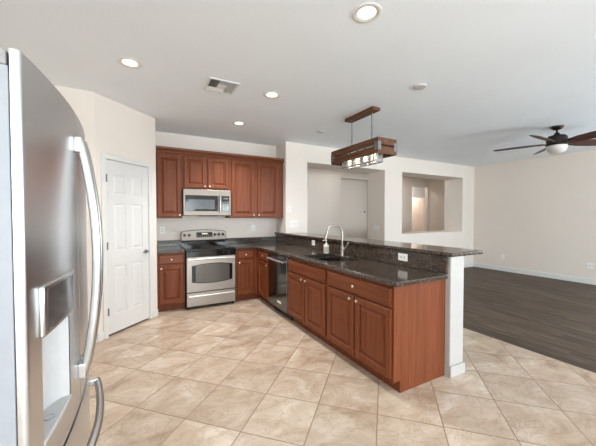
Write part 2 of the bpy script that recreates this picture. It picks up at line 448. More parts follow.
lathe(bm, [(0.026, 0), (0.026, 0.008), (0.012, 0.012), (0.011, 0.045), (0.0, 0.047)], kp, fn, 20)
tube(bm, [kp + fn * 0.042, kp + fn * 0.045 - un * 0.03, kp + fn * 0.040 - un * 0.09], [0.009, 0.009, 0.006], 10)
obj('door_handle', bm, 'bracket', door, smooth=40, label='dark metal lever handle')

# unseen windows behind the camera for the daylight; the side-wall pair is added
def window(name, u0, u1, z0, z1, f, mull):
    bm = NB(); t = 0.05
    us = [u0, u0 + t]; 
    for k in range(1, mull): 
        c = u0 + (u1 - u0) * k / mull; us += [c - t / 2, c + t / 2]
    us += [u1 - t, u1]
    cells(bm, us, (z0, z0 + t, z1 - t, z1), lambda i, j: i % 2 == 0 or j != 1, 0.0, 0.05, f)
    struct(name, bm, 'trim')
window('window_1', -0.8, 2.6, 0.3, 2.3, lambda u, v, w: (u, -6.50 + w, v), 2)
window('window_2', 3.9, 7.3, 0.0, 2.3, lambda u, v, w: (u, -6.50 + w, v), 2)
window('added_window_4', -4.3, -2.1, 0.6, 2.2, lambda u, v, w: (-1.09 + w, u, v), 2)  # unseen window, added around the left fill lamp
window('added_window_3', -2.4, 0.4, 0.6, 2.2, lambda u, v, w: (8.22 + w, u, v), 2)  # unseen window, added around the right-hand fill lamp

# ------------------------------------------------------------------ refrigerator
def fx(y): return -0.190 - 0.031 * ((y - 1.27) / 0.43) ** 2      # bowed front
fr = thing('refrigerator', 'stainless steel french door refrigerator with ice dispenser beside the pantry', 'refrigerator', (-0.62, 1.27, 0))
obj('cabinet', box(NB(), -1.0, -0.305, 0.846, 1.694, 0.02, 1.745), 'grey_paint', fr, bevel=0.004)
ZG = 0.762
def skin(ya, yb, z0, z1, hole=None, near=False, far=False):
    """bowed stainless skin with rounded outer edges and, if asked, a hole"""
    bm = NB(); XB = -0.238
    ys = [ya + (yb - ya) * k / 24 for k in range(25)]
    if hole:
        ys = sorted([y for y in ys if min(abs(y - hole[0]), abs(y - hole[1])) > 0.006] + [hole[0], hole[1]])
    path = []
    r = 0.011
    for y in ys:
        x = fx(y)
        if near and y - ya < r: x -= r - math.sqrt(max(0, r * r - (r - (y - ya)) ** 2))
        if far and yb - y < r: x -= r - math.sqrt(max(0, r * r - (r - (yb - y)) ** 2))
        path.append((x, y))
    if near:
        path = [p for p in path if p[1] - ya >= r]
        path = [(fx(ya + r) - r + r * math.sin(a), ya + r - r * math.cos(a)) for a in [PI / 2 * k / 6 for k in range(6)]] + path
    if far:
        path = [p for p in path if yb - p[1] >= r]
        path = path + [(fx(yb - r) - r + r * math.sin(a), yb - r + r * math.cos(a)) for a in [PI / 2 * k / 6 for k in range(5, -1, -1)]]
    zs = [z0, z1] if not hole else [z0, hole[2], hole[3], z1]
    V = [[bm.verts.new((x, y, z)) for x, y in path] for z in zs]
    BK = [[bm.verts.new((XB, y, z)) for x, y in path] for z in zs]
    for j in range(len(zs) - 1):
        for i in range(len(path) - 1):
            if hole and j == 1 and hole[0] - 1e-6 <= path[i][1] and path[i + 1][1] <= hole[1] + 1e-6: continue
            bm.faces.new([V[j][i], V[j][i + 1], V[j + 1][i + 1], V[j + 1][i]])
    for j in (0, len(zs) - 1):
        for i in range(len(path) - 1): bm.faces.new([V[j][i], V[j][i + 1], BK[j][i + 1], BK[j][i]])
    for i in (0, len(path) - 1):
        for j in range(len(zs) - 1): bm.faces.new([V[j][i], V[j + 1][i], BK[j + 1][i], BK[j][i]])
    return bm
def bowed(ya, yb, z0, z1, d0, d1, n=12):
    """slab that follows the bowed front between two depths"""
    bm = NB(); ys = [ya + (yb - ya) * k / n for k in range(n + 1)]
    prism(bm, [(fx(y) + d1, y) for y in ys] + [(fx(y) + d0, y) for y in reversed(ys)], z0, z1)
    return bm
HO = (0.915, 1.125, 0.872, 1.150)
dl = obj('door', skin(0.842, 1.267, ZG + 0.006, 1.780, HO, near=True), 'steel_v', fr, smooth=35)
dr = obj('door', skin(1.273, 1.698, ZG + 0.006, 1.780, None, far=True), 'steel_v', fr, smooth=35)
obj('door_liner', cells(NB(), (0.843, 0.915, 1.125, 1.266), (ZG + 0.008, 0.872, 1.15, 1.745), lambda i, j: not (i == 1 and j == 1), -0.302, -0.2405, YZX), 'grey_paint', dl, bevel=0.003, label='pale grey door edge')
obj('door_liner', box(NB(), -0.302, -0.2405, 1.274, 1.697, ZG + 0.008, 1.745), 'grey_paint', dr, bevel=0.003)
# dispenser in the near door
bm = NB(); P = []
for k in range(25):
    t = k / 24; y = 0.9155 + (1.1245 - 0.9155) * t
    P.append((fx(y) - 0.002 - 0.052 * math.sin(PI * t) ** 0.55, y))
prism(bm, P + [(x - 0.006, y) for x, y in reversed(P)], 0.864, 1.152)
obj('dispenser_recess', bm, 'disp_grey', dl, smooth=40)
bm = box(NB(), -0.290, -0.213, 0.916, 1.124, 1.150, 1.157)
obj('dispenser_surround', bm, 'disp_grey', dl)
bm = NB(); ysr = [0.916 + 0.208 * k / 10 for k in range(11)]
prism(bm, [(fx(y) + 0.002, y) for y in ysr] + [(-0.285, 1.124), (-0.285, 0.916)], 0.860, 0.8725)
tr = obj('drip_tray', bm, 'tray', dl, bevel=0.002)
bm = NB(); lathe(bm, [(0.014, 0), (0.014, 0.003), (0.010, 0.003), (0.010, 0.001)], (-0.222, 1.02, 0.8725), (0, 0, 1), 24)
obj('drain', bm, 'bright_metal', tr, smooth=40)
bm = NB(); box(bm, -0.261, -0.250, 1.00, 1.04, 1.06, 1.15)
obj('dispenser_paddle', bm, 'hinge_grey', dl, bevel=0.004)
fm = obj('dispenser_frame', bowed(0.902, 1.146, 1.132, 1.256, -0.001, 0.011), 'bright_metal', dl, bevel=0.004, smooth=40)
obj('display', bowed(0.918, 1.124, 1.144, 1.244, 0.009, 0.0122), 'dark_display', fm, smooth=40)
def arc_handle(y):
    pts = []
    for k in range(25):
        t = k / 24; z = 0.872 + (1.690 - 0.872) * t
        pts.append((-0.178 + 0.045 * math.sin(PI * t) ** 0.8, y, z))
    bm = NB()
    tube(bm, pts, 0.0115, 14, flat=1.2)
    return bm
for d, y in ((dl, 1.241), (dr, 1.302)):
    h = obj('door_handle', arc_handle(y), 'fridge_handle', d, smooth=50)
    for z in (0.862, 1.640):
        obj('handle_post', box(NB(), fx(y) - 0.002, -0.168, y - 0.0145, y + 0.0145, z, z + 0.055), 'bright_metal', h, bevel=0.006)
bm = NB(); lathe(bm, [(0.009, 0), (0.009, 0.012), (0.0, 0.012)], (fx(1.245), 1.247, 0.865), (1, 0, 0), 12)
# freezer drawer
dz = obj('freezer_drawer', skin(0.842, 1.698, 0.085, ZG - 0.008, None, near=True, far=True), 'steel_v', fr, smooth=35)
obj('drawer_liner', box(NB(), -0.302, -0.2405, 0.843, 1.697, 0.085, ZG - 0.010), 'grey_paint', dz, bevel=0.003)
pts = []
for k in range(25):
    t = k / 24; y = 0.94 + 0.66 * t
    pts.append((-0.172 + 0.034 * math.sin(PI * t) ** 0.8 - 0.008 * abs(2 * t - 1), y, 0.678))
h = obj('drawer_handle', tube(NB(), pts, 0.0115, 14, flat=1.2), 'fridge_handle', dz, smooth=50)
for y in (0.955, 1.585):
    obj('handle_post', box(NB(), fx(y) - 0.002, -0.168, y - 0.014, y + 0.014, 0.665, 0.693), 'bright_metal', h, bevel=0.006)
obj('toe_grille', box(NB(), -0.29, -0.26, 0.85, 1.69, 0.012, 0.08), 'black_plastic', fr)
for y in (0.87, 1.60):
    hc = obj('hinge_cover', box(NB(), -0.36, -0.244, y - 0.024, y + 0.07, 1.746, 1.779), 'hinge_grey', fr, bevel=0.004)
    obj('hinge_slot', box(NB(), -0.275, -0.262, y - 0.0255, y - 0.023, 1.752, 1.772), 'black_plastic', hc)

# ------------------------------------------------------------------ cabinets
DOOR = [(0, 0), (0, 0.017), (0.005, 0.022), (0.052, 0.022), (0.057, 0.010), (0.066, 0.007), (0.098, 0.020)]
DRAW = [(0, 0), (0, 0.014), (0.005, 0.016), (0.012, 0.022)]
def knob(parent, p, n):
    bm = NB(); lathe(bm, [(0.006, 0), (0.005, 0.010), (0.013, 0.016), (0.0145, 0.022), (0.010, 0.027), (0, 0.028)], p, n, 16)
    return obj('knob', bm, 'knob', parent, smooth=50)
def front(parent, name, face, a0, a1, z0, z1, knobs=(), mat=None, fixed=False):
    """door or drawer front on a cabinet face; face = ('y', Y) looks to -y, ('x', X) looks to -x"""
    bm = NB(); kind = DOOR if name == 'door' else DRAW
    ax, p = face
    if ax == 'y': o_, u, n = (a0, p, z0), (1, 0, 0), (0, -1, 0)
    else: o_, u, n = (p, a0, z0), (0, 1, 0), (-1, 0, 0)
    rings_panel(bm, o_, u, (0, 0, 1), n, a1 - a0, z1 - z0, kind)
    d = obj(name, bm, mat or ('cherry' if name == 'door' else ('cherry_x' if ax == 'y' else 'cherry_y')), parent)
    for a, z in knobs:
        kp = (a, p - 0.0205, z) if ax == 'y' else (p - 0.0205, a, z)
        knob(d, kp, n)
    return d

YU = 4.984                                   # face of the wall cabinets
def upper(label, x0, x1, z0, z1, doors):
    t = thing('wall_cabinet', label, 'wall cabinet', ((x0 + x1) / 2, (YU + YB) / 2, z0), 'upper cabinets on the back wall')
    obj('body', box(NB(), x0, x1, YU, YB, z0, z1), 'cherry', t, bevel=0.002)
    for a0, a1, k in doors: front(t, 'door', ('y', YU), a0, a1, z0 + 0.022, z1 - 0.045, [(k, z0 + 0.05)])
    return t
upper('tall single-door cherry wall cabinet next to the pantry corner, left of the microwave', 0.220, 0.606, 1.389, 2.425, [(0.246, 0.586, 0.562)])
upper('short double-door cherry wall cabinet directly above the microwave', 0.608, 1.372, 1.860, 2.425, [(0.634, 0.975, 0.952), (1.005, 1.346, 1.028)])
upper('wide double-door cherry wall cabinet right of the microwave', 1.374, 2.384, 1.389, 2.425, [(1.402, 1.812, 1.79), (1.868, 2.278, 1.890)])
bm = NB()
prism(bm, [(YU - 0.004, 2.405), (YU - 0.016, 2.410), (YU - 0.022, 2.430), (YU - 0.046, 2.462), (YU - 0.050, 2.490), (YU - 0.004, 2.490)], 0.220, 2.384, lambda a, b, c: (c, a, b))
tag(obj('crown_molding', bm, 'cherry_x'), 'cherry crown molding running along the top of the wall cabinets', 'molding')

YF, XF = 4.704, 1.758                        # faces of the base cabinets
ZT = 0.874
def base(label, x0, x1, y0, y1, toe):
    t = thing('base_cabinet', label, 'base cabinet', ((x0 + x1) / 2, (y0 + y1) / 2, 0), 'cherry base cabinets')
    return t
# left of the range
t = base('narrow cherry base cabinet left of the range beside the pantry door', 0.220, 0.598, YF, YB, 0)
bm = box(NB(), 0.220, 0.598, YF, YB - 0.002, 0.10, ZT); box(bm, 0.220, 0.598, YF + 0.07, YB - 0.01, 0, 0.10)
obj('body', bm, 'cherry', t)
front(t, 'drawer', ('y', YF), 0.243, 0.580, 0.715, 0.850, [(0.412, 0.783)])
front(t, 'door', ('y', YF), 0.243, 0.580, 0.125, 0.690, [(0.272, 0.655)])
# right of the range
t = base('narrow cherry base cabinet between the range and the inner corner', 1.384, 1.755, YF, YB, 0)
bm = box(NB(), 1.384, XF, YF, YB - 0.002, 0.10, ZT); box(bm, XF, 2.385, YF + 0.001, YB - 0.002, 0.10, ZT); box(bm, 1.384, XF + 0.09, YF + 0.07, YB - 0.01, 0, 0.10); box(bm, XF + 0.0725, XF + 0.09, YF + 0.001, YF + 0.07, 0, 0.10)
obj('body', bm, 'cherry', t)
front(t, 'drawer', ('y', YF), 1.412, 1.690, 0.715, 0.850, [(1.551, 0.783)])
front(t, 'door', ('y', YF), 1.412, 1.690, 0.125, 0.690, [(1.440, 0.655)])
# peninsula corner
t = base('cherry corner base cabinet between the inner corner and the dishwasher', XF, 2.36, 4.16, YF, 0)
bm = box(NB(), XF + 0.0005, 2.385, 4.157, YF - 0.001, 0.10, ZT); box(bm, XF + 0.072, 2.36, 4.157, YF - 0.001, 0, 0.10)
obj('body', bm, 'cherry', t)
front(t, 'drawer', ('x', XF), 4.185, 4.600, 0.715, 0.850, [(4.392, 0.783)])
front(t, 'door', ('x', XF), 4.185, 4.600, 0.125, 0.690, [(4.215, 0.655)])
# sink base
t = base('cherry sink base cabinet with two doors right of the dishwasher under the faucet', XF, 2.36, 2.585, 3.508, 0)
bm = NB()
box(bm, XF, XF + 0.02, 2.585, 3.508, 0.10, ZT); box(bm, XF + 0.02, 2.385, 3.49, 3.508, 0.10, ZT); box(bm, XF + 0.02, 2.385, 2.585, 2.603, 0.10, ZT)
box(bm, 2.365, 2.385, 2.603, 3.49, 0.10, ZT); box(bm, XF + 0.02, 2.365, 2.603, 3.49, 0.10, 0.12); box(bm, XF + 0.07, XF + 0.09, 2.585, 3.508, 0, 0.10)
obj('body', bm, 'cherry', t)
front(t, 'drawer_front', ('x', XF), 2.605, 3.488, 0.700, 0.850)
front(t, 'door', ('x', XF), 3.056, 3.488, 0.125, 0.682, [(3.095, 0.652)])
front(t, 'door', ('x', XF), 2.605, 3.036, 0.125, 0.682, [(2.997, 0.652)])
# end cabinet
t = base('cherry base cabinet with wide drawer at the free end of the peninsula', XF, 2.36, 1.665, 2.583, 0)
bm = box(NB(), XF, 2.385, 1.667, 2.583, 0.10, ZT); box(bm, XF + 0.07, 2.38, 1.667, 2.583, 0, 0.10)
obj('body', bm, 'cherry', t)
front(t, 'drawer', ('x', XF), 1.672, 2.563, 0.700, 0.850, [(2.118, 0.775)])
front(t, 'door', ('x', XF), 2.128, 2.563, 0.125, 0.682, [(2.168, 0.652)])
front(t, 'door', ('x', XF), 1.672, 2.108, 0.125, 0.682, [(2.068, 0.652)])
bm = cells(NB(), (XF - 0.001, XF + 0.07, 2.386), (0, 0.10, ZT), lambda i, j: not (i == 0 and j == 0), 1.650, 1.667, XZY)
obj('end_panel', bm, 'cherry', t, label='broad plain side panel')

# ------------------------------------------------------------------ stone tops
ct = thing('countertop', 'short dark granite countertop left of the range', 'countertop', (0.41, 5.0, ZT))
obj('slab', box(NB(), 0.217, 0.603, 4.674, YB - 0.001, ZT, 0.914), 'granite', ct, bevel=0.010, seg=3)
bm = box(NB(), 0.217, 0.603, YB - 0.022, YB - 0.001, 0.914, 1.020); box(bm, 0.217, 0.238, 4.70, YB - 0.022, 0.914, 1.020)
obj('backsplash', bm, 'granite', ct, bevel=0.003)
ct = thing('countertop', 'long L-shaped dark granite countertop with the sink, running down the peninsula', 'countertop', (2.06, 3.2, ZT))
SX0, SX1, SY0, SY1, SYM = 1.825, 2.205, 2.665, 3.255, 2.985
cells(bm := NB(), (1.374, 1.728, SX0, SX1, 2.360), (1.607, SY0, SY1, 4.674, YB - 0.001),
      lambda i, j: (j == 3 or i >= 1) and not (i == 2 and j == 1), ZT, 0.914, XYZ)
obj('slab', bm, 'granite', ct, bevel=0.010, seg=3)
bm = box(NB(), 1.374, 2.360, YB - 0.022, YB - 0.001, 0.914, 1.020)
obj('backsplash', bm, 'granite', ct, bevel=0.003)
bm = box(NB(), 2.362, 2.387, 1.625, YB - 0.024, 0.914, 1.072)
obj('backsplash', bm, 'granite', ct, bevel=0.003, label='tall granite riser between the counter and the bar top')
bm = NB(); prism(bm, [(2.335, 1.555), (2.795, 1.555), (2.795, YD - 0.003), (2.384, YD - 0.003), (2.384, YB - 0.026), (2.335, YB - 0.026)], 1.073, 1.108)
tag(obj('bar_top', bm, 'granite', bevel=0.012, seg=3, at=(2.56, 3.2, 1.073)), 'raised dark granite bar top along the half wall of the peninsula', 'bar top')

# sink
sk = thing('sink', 'black double sink set into the peninsula countertop', 'sink', (2.015, 2.96, 0.70))
def bowl(y0, y1, x0, x1, zf, zt=0.872):
    bm = NB(); t_ = 0.012; i_ = 0.02
    a = [bm.verts.new(p) for p in ((x0, y0, zt), (x1, y0, zt), (x1, y1, zt), (x0, y1, zt))]
    b = [bm.verts.new(p) for p in ((x0 + i_, y0 + i_, zf), (x1 - i_, y0 + i_, zf), (x1 - i_, y1 - i_, zf), (x0 + i_, y1 - i_, zf))]
    c = [bm.verts.new(p) for p in ((x0 - t_, y0 - t_, zt), (x1 + t_, y0 - t_, zt), (x1 + t_, y1 + t_, zt), (x0 - t_, y1 + t_, zt))]
    d = [bm.verts.new(p) for p in ((x0 - t_, y0 - t_, zf - t_), (x1 + t_, y0 - t_, zf - t_), (x1 + t_, y1 + t_, zf - t_), (x0 - t_, y1 + t_, zf - t_))]
    for k in range(4):
        n_ = (k + 1) % 4
        bm.faces.new([a[k], a[n_], b[n_], b[k]]); bm.faces.new([a[k], c[k], c[n_], a[n_]]); bm.faces.new([c[k], d[k], d[n_], c[n_]])
    bm.faces.new(b); bm.faces.new(d)
    return bm
for (y0, y1) in ((SY0 - 0.004, SYM - 0.013), (SYM + 0.013, SY1 + 0.004)):
    b_ = obj('bowl', bowl(y0, y1, SX0 - 0.004, SX1 + 0.004, 0.69), 'sink', sk, bevel=0.006)
    bm = NB(); lathe(bm, [(0.042, 0), (0.040, 0.003), (0.028, 0.002), (0.0, 0.001)], ((SX0 + SX1) / 2, (y0 + y1) / 2, 0.691), (0, 0, 1), 20)
    obj('drain', bm, 'chrome', b_, smooth=40)

bm = cells(NB(), (SX0 - 0.03, SX0 + 0.004, SX1 - 0.004, SX1 + 0.035), (SY0 - 0.03, SY0 + 0.004, SYM - 0.012, SYM + 0.012, SY1 - 0.004, SY1 + 0.03), lambda i, j: i != 1 or j not in (1, 3), 0.9143, 0.919, XYZ)
obj('rim', bm, 'sink', sk, bevel=0.002)
# faucet
FX, FY = 2.277, 3.010
fa = thing('faucet', 'brushed steel gooseneck pull-down faucet behind the sink', 'faucet', (FX, FY, 0.914))
pl = NB()
n_ = 16
prism(pl, [(FX + 0.028 * math.cos(a), FY + 0.115 + 0.028 * math.sin(a)) for a in [PI * k / n_ for k in range(n_ + 1)]] +
          [(FX + 0.028 * math.cos(a), FY - 0.115 + 0.028 * math.sin(a)) for a in [PI + PI * k / n_ for k in range(n_ + 1)]], 0.9145, 0.921)
obj('base_plate', pl, 'nickel', fa, bevel=0.002, smooth=40)
bm = NB(); lathe(bm, [(0.027, 0.0), (0.026, 0.02), (0.021, 0.03), (0.021, 0.12), (0.015, 0.135)], (FX, FY, 0.921), (0, 0, 1), 20)
obj('body', bm, 'nickel', fa, smooth=40)
ar = 0.100; d_ = Vector((-0.94, 0.34, 0)).normalized()
pts = [Vector((FX, FY, 1.05)), Vector((FX, FY, 1.13)), Vector((FX, FY, 1.205))]
cen = Vector((FX, FY, 1.205)) + d_ * ar
for k in range(1, 17):
    a = PI - (PI * 0.94) * k / 16
    pts.append(cen + d_ * (ar * math.cos(a)) + Vector((0, 0, ar * math.sin(a))))
obj('spout', tube(NB(), pts, 0.0115, 14), 'nickel', fa, smooth=50)
e0 = pts[-1]; dv = (pts[-1] - pts[-2]).normalized()
obj('spray_head', tube(NB(), [e0 - dv * 0.004, e0 + dv * 0.02, e0 + dv * 0.06, e0 + dv * 0.095], [0.0125, 0.0145, 0.0165, 0.018], 14), 'nickel', fa, smooth=50)
bm = NB(); q0 = Vector((FX, FY, 1.005))
tube(bm, [q0, q0 + Vector((0, -0.040, 0))], [0.015, 0.014], 14)
tube(bm, [q0 + Vector((0, -0.034, 0)), q0 + Vector((-0.004, -0.085, 0.03)), q0 + Vector((-0.006, -0.130, 0.088))], [0.011, 0.0105, 0.009], 10)
obj('lever', bm, 'handle', fa, smooth=45)

# soap bottle
so = thing('soap_bottle', 'small white pump soap bottle beside the faucet', 'soap bottle', (2.235, 3.315, 0.914))
BX, BY = 2.235, 3.315
def rr(x, y, hx, hy, r, n=5):
    P = []
    for cx, cy, a0 in ((hx - r, hy - r, 0), (-hx + r, hy - r, PI / 2), (-hx + r, -hy + r, PI), (hx - r, -hy + r, 1.5 * PI)):
        P += [(x + cx + r * math.cos(a0 + PI / 2 * k / n), y + cy + r * math.sin(a0 + PI / 2 * k / n)) for k in range(n + 1)]
    return P
bm = NB(); prism(bm, rr(BX, BY, 0.024, 0.040, 0.014), 0.9145, 1.035)
obj('bottle', bm, 'soap', so, bevel=0.008, smooth=40)
bm = NB(); prism(bm, rr(BX, BY, 0.0246, 0.0406, 0.014), 0.935, 1.005); obj('bottle_label', bm, 'soap_label', so, smooth=40)
bm = NB(); lathe(bm, [(0.017, 0), (0.017, 0.022), (0.006, 0.024), (0.006, 0.055), (0.013, 0.056), (0.013, 0.068), (0, 0.070)], (BX, BY, 1.033), (0, 0, 1), 16)
box(bm, BX - 0.055, BX, BY - 0.006, BY + 0.006, 1.090, 1.100)
obj('pump', bm, 'soap', so, smooth=35)

# ------------------------------------------------------------------ range
RX0, RX1, RY = 0.610, 1.368, 4.640
rg = thing('range', 'freestanding stainless steel electric range with black glass cooktop', 'range', (0.99, 5.0, 0))
obj('body', box(NB(), RX0, RX1, RY + 0.03, YB - 0.02, 0.03, 0.885), 'black_plastic', rg, bevel=0.003)
obj('cooktop', box(NB(), RX0 - 0.004, RX1 + 0.004, RY + 0.005, YB - 0.085, 0.885, 0.918), 'black_glass', rg, bevel=0.008, seg=3)
obj('vent_trim', box(NB(), RX0 + 0.005, RX1 - 0.005, RY + 0.012, RY + 0.032, 0.800, 0.884), 'black_glass', rg, bevel=0.004)
for (cx, cy, rr_) in ((0.80, 4.85, 0.10), (1.18, 4.85, 0.085), (0.80, 5.08, 0.075), (1.18, 5.08, 0.10)):
    bm = NB(); lathe(bm, [(rr_, 0), (rr_, 0.0006), (rr_ - 0.004, 0.0006), (rr_ - 0.004, 0)], (cx, cy, 0.9182), (0, 0, 1), 40)
    obj('burner_ring', bm, 'smoked', rg)
# oven door with an arched window
dW0, dW1, dz0, dz1 = RX0 + 0.006, RX1 - 0.006, 0.262, 0.795
od = obj('oven_door', box(NB(), dW0, dW1, RY, RY + 0.03, dz0, dz1), 'steel_x', rg, bevel=0.006)
def arched(x0, x1, z0, z1, arch, y0, y1):
    bm = NB(); n = 14; P = []
    for k in range(n + 1):
        t = k / n; P.append((x0 + (x1 - x0) * t, z1 + arch * (1 - (2 * t - 1) ** 2)))
    for k in range(n + 1):
        t = k / n; P.append((x1 - (x1 - x0) * t, z0 - arch * (1 - (2 * t - 1) ** 2)))
    prism(bm, P, y0, y1, lambda a, b, c: (a, c, b)); return bm
ow = obj('oven_window', arched(0.690, 1.312, 0.415, 0.665, 0.030, RY - 0.003, RY + 0.004), 'black_glass', od)
obj('window_glass', arched(0.745, 1.262, 0.420, 0.662, 0.026, RY - 0.0045, RY - 0.001), 'smoked', ow)
pts = []
for k in range(17):
    t = k / 16; pts.append((0.632 + 0.714 * t, RY - 0.034 - 0.022 * math.sin(PI * t), 0.762 + 0.012 * math.sin(PI * t)))
h = obj('oven_handle', tube(NB(), pts, 0.0135, 12), 'handle', od, smooth=50)
for x in (0.645, 1.333): obj('handle_post', box(NB(), x - 0.012, x + 0.012, RY - 0.036, RY + 0.001, 0.752, 0.774), 'bright_metal', h, bevel=0.003)
dr_ = obj('storage_drawer', box(NB(), dW0, dW1, RY, RY + 0.03, 0.045, 0.252), 'steel_x', rg, bevel=0.006)
pts = []
for k in range(17):
    t = k / 16; pts.append((0.640 + 0.70 * t, RY - 0.022 - 0.012 * math.sin(PI * t), 0.205 + 0.004 * math.sin(PI * t)))
obj('drawer_handle', tube(NB(), pts, 0.010, 12), 'handle', dr_, smooth=50)
for x in (0.655, 1.325): obj('handle_post', box(NB(), x - 0.010, x + 0.010, RY - 0.023, RY + 0.001, 0.197, 0.213), 'bright_metal', dr_)
for x in (0.64, 1.34):
    for y in (4.72, 5.22):
        bm = NB(); lathe(bm, [(0.015, 0), (0.015, 0.03)], (x, y, 0), (0, 0, 1), 12); obj('foot', bm, 'black_plastic', rg)
# control panel at the back
BGY = 5.225
obj('backguard', box(NB(), RX0 + 0.004, RX1 - 0.004, BGY + 0.012, YB - 0.004, 0.885, 1.02), 'black_glass', rg)
bm = NB(); P = []
x0, x1, z0, z1 = RX0 + 0.002, RX1 - 0.002, 1.008, 1.165
P += [(x0, z0), (x1, z0)]
for k in range(9):
    a = PI / 2 * k / 8; P.append((x1 - 0.05 + 0.05 * math.cos(a), z1 - 0.05 + 0.05 * math.sin(a)))
for k in range(1, 12):
    t = k / 12; P.append((x1 - 0.05 - (x1 - x0 - 0.1) * t, z1 + 0.022 * (1 - (2 * t - 1) ** 2)))
for k in range(9):
    a = PI / 2 + PI / 2 * k / 8; P.append((x0 + 0.05 + 0.05 * math.cos(a), z1 - 0.05 + 0.05 * math.sin(a)))
prism(bm, P, BGY, YB - 0.004, lambda a, b, c: (a, c, b))
cp = obj('control_panel', bm, 'steel_dark', rg, bevel=0.006, smooth=40)
obj('display', box(NB(), 0.855, 1.125, BGY - 0.003, BGY + 0.002, 1.058, 1.145), 'black_glass', cp, bevel=0.002)
obj('clock', box(NB(), 0.945, 1.045, BGY - 0.0042, BGY - 0.002, 1.108, 1.132), 'clock', cp)
bm = NB()
for i in range(7):
    for j in range(2): box(bm, 0.872 + i * 0.036, 0.890 + i * 0.036, BGY - 0.0042, BGY - 0.002, 1.068 + j * 0.018, 1.076 + j * 0.018)
obj('buttons', bm, 'hinge_grey', cp)
for x in (0.668, 0.742, 1.168, 1.238, 1.308):
    bm = NB(); lathe(bm, [(0.024, 0), (0.022, 0.016), (0.018, 0.020), (0, 0.020)], (x, BGY - 0.0005, 1.100), (0, -1, 0), 18)
    box(bm, x - 0.004, x + 0.004, BGY - 0.026, BGY - 0.018, 1.080, 1.120)
    obj('knob', bm, 'black_plastic', cp, smooth=40)

# ------------------------------------------------------------------ microwave
MY = 4.912
mw = thing('microwave', 'stainless steel over-the-range microwave under the short wall cabinet', 'microwave', (0.99, 5.1, 1.432))
obj('body', box(NB(), 0.612, 1.368, MY + 0.03, YB - 0.002, 1.432, 1.855), 'black_plastic', mw, bevel=0.003)
fr_ = obj('door', box(NB(), 0.612, 1.368, MY, MY + 0.03, 1.434, 1.853), 'steel_dark', mw, bevel=0.005)
obj('door_glass', box(NB(), 0.640, 1.152, MY - 0.003, MY + 0.003, 1.502, 1.758), 'black_glass', fr_, bevel=0.003)
obj('window_screen', box(NB(), 0.690, 1.095, MY - 0.0042, MY - 0.001, 1.535, 1.690), 'mw_window', fr_)
obj('control_panel', box(NB(), 1.212, 1.342, MY - 0.003, MY + 0.003, 1.502, 1.758), 'black_glass', fr_, bevel=0.003)
bm = NB()
for i in range(3):
    for j in range(5): box(bm, 1.228 + i * 0.036, 1.252 + i * 0.036, MY - 0.0042, MY - 0.002, 1.520 + j * 0.032, 1.534 + j * 0.032)
obj('buttons', bm, 'smoked', fr_)
obj('display', box(NB(), 1.240, 1.315, MY - 0.0042, MY - 0.002, 1.705, 1.730), 'smoked', fr_)
pts = [(1.182, MY - 0.026 - 0.012 * math.sin(PI * k / 10), 1.492 + 0.276 * k / 10) for k in range(11)]
h = obj('handle', tube(NB(), pts, 0.014, 12), 'bright_metal', fr_, smooth=50)
for z in (1.505, 1.755): obj('handle_post', box(NB(), 1.172, 1.192, MY - 0.028, MY + 0.001, z - 0.012, z + 0.012), 'bright_metal', h)
obj('vent_grille', box(NB(), 0.85, 1.16, MY + 0.03, MY + 0.12, 1.420, 1.433), 'black_plastic', mw)
obj('lamp_cover', box(NB(), 1.30, 1.366, MY + 0.03, MY + 0.12, 1.420, 1.433), 'black_plastic', mw)

# ------------------------------------------------------------------ dishwasher
dwt = thing('dishwasher', 'dark stainless dishwasher between the corner cabinet and the sink cabinet', 'dishwasher', (2.0, 3.83, 0))
obj('body', box(NB(), XF + 0.01, 2.34, 3.513, 4.153, 0.10, 0.872), 'black_plastic', dwt)
dd = obj('door', box(NB(), XF - 0.022, XF + 0.012, 3.516, 4.150, 0.105, 0.866), 'dw_steel', dwt, bevel=0.005)
h = obj('handle', tube(NB(), [(XF - 0.062, 3.555, 0.795), (XF - 0.062, 4.112, 0.795)], 0.012, 12), 'handle', dd, smooth=50)
for y in (3.585, 4.082): obj('handle_post', box(NB(), XF - 0.064, XF - 0.020, y - 0.011, y + 0.011, 0.785, 0.805), 'bright_metal', h, bevel=0.003)
obj('badge', box(NB(), XF - 0.0245, XF - 0.0215, 3.70, 3.82, 0.185, 0.215), 'plate', dd, bevel=0.001, label='small pale maker badge')
obj('toe_panel', box(NB(), XF + 0.06, XF + 0.08, 3.513, 4.153, 0.0, 0.10), 'black_plastic', dwt)

# ------------------------------------------------------------------ pendant lamp over the bar
LX, LY = 2.640, 3.080
la = thing('pendant_light', 'rectangular rustic wood chandelier with glass bulbs hanging over the bar', 'pendant light', (LX, LY, 2.8))
obj('canopy', box(NB(), LX - 0.062, LX + 0.062, LY - 0.285, LY + 0.285, H - 0.042, H - 0.0005), 'rustic', la, bevel=0.003)
def chain(y):
    bm = NB(); tube(bm, [(LX, y, H - 0.042), (LX, y, 2.60)], 0.006, 10)
    tube(bm, [(LX, y, 2.46), (LX, y, 2.345)], 0.006, 10)
    for i, zc in enumerate((2.582, 2.552, 2.522, 2.492, 2.470)):
        ring = [Vector((LX + (0.011 * math.cos(a) if i % 2 else 0), y + (0 if i % 2 else 0.011 * math.cos(a)), zc + 0.021 * math.sin(a))) for a in [2 * PI * k / 12 for k in range(13)]]
        tube(bm, ring, 0.0032, 6, cap=False)
    return bm
for y in (LY - 0.20, LY + 0.20): obj('hanging_rod', chain(y), 'bracket', la, smooth=50)
hx, hy, zt, zb_ = 0.158, 0.476, 2.362, 2.172
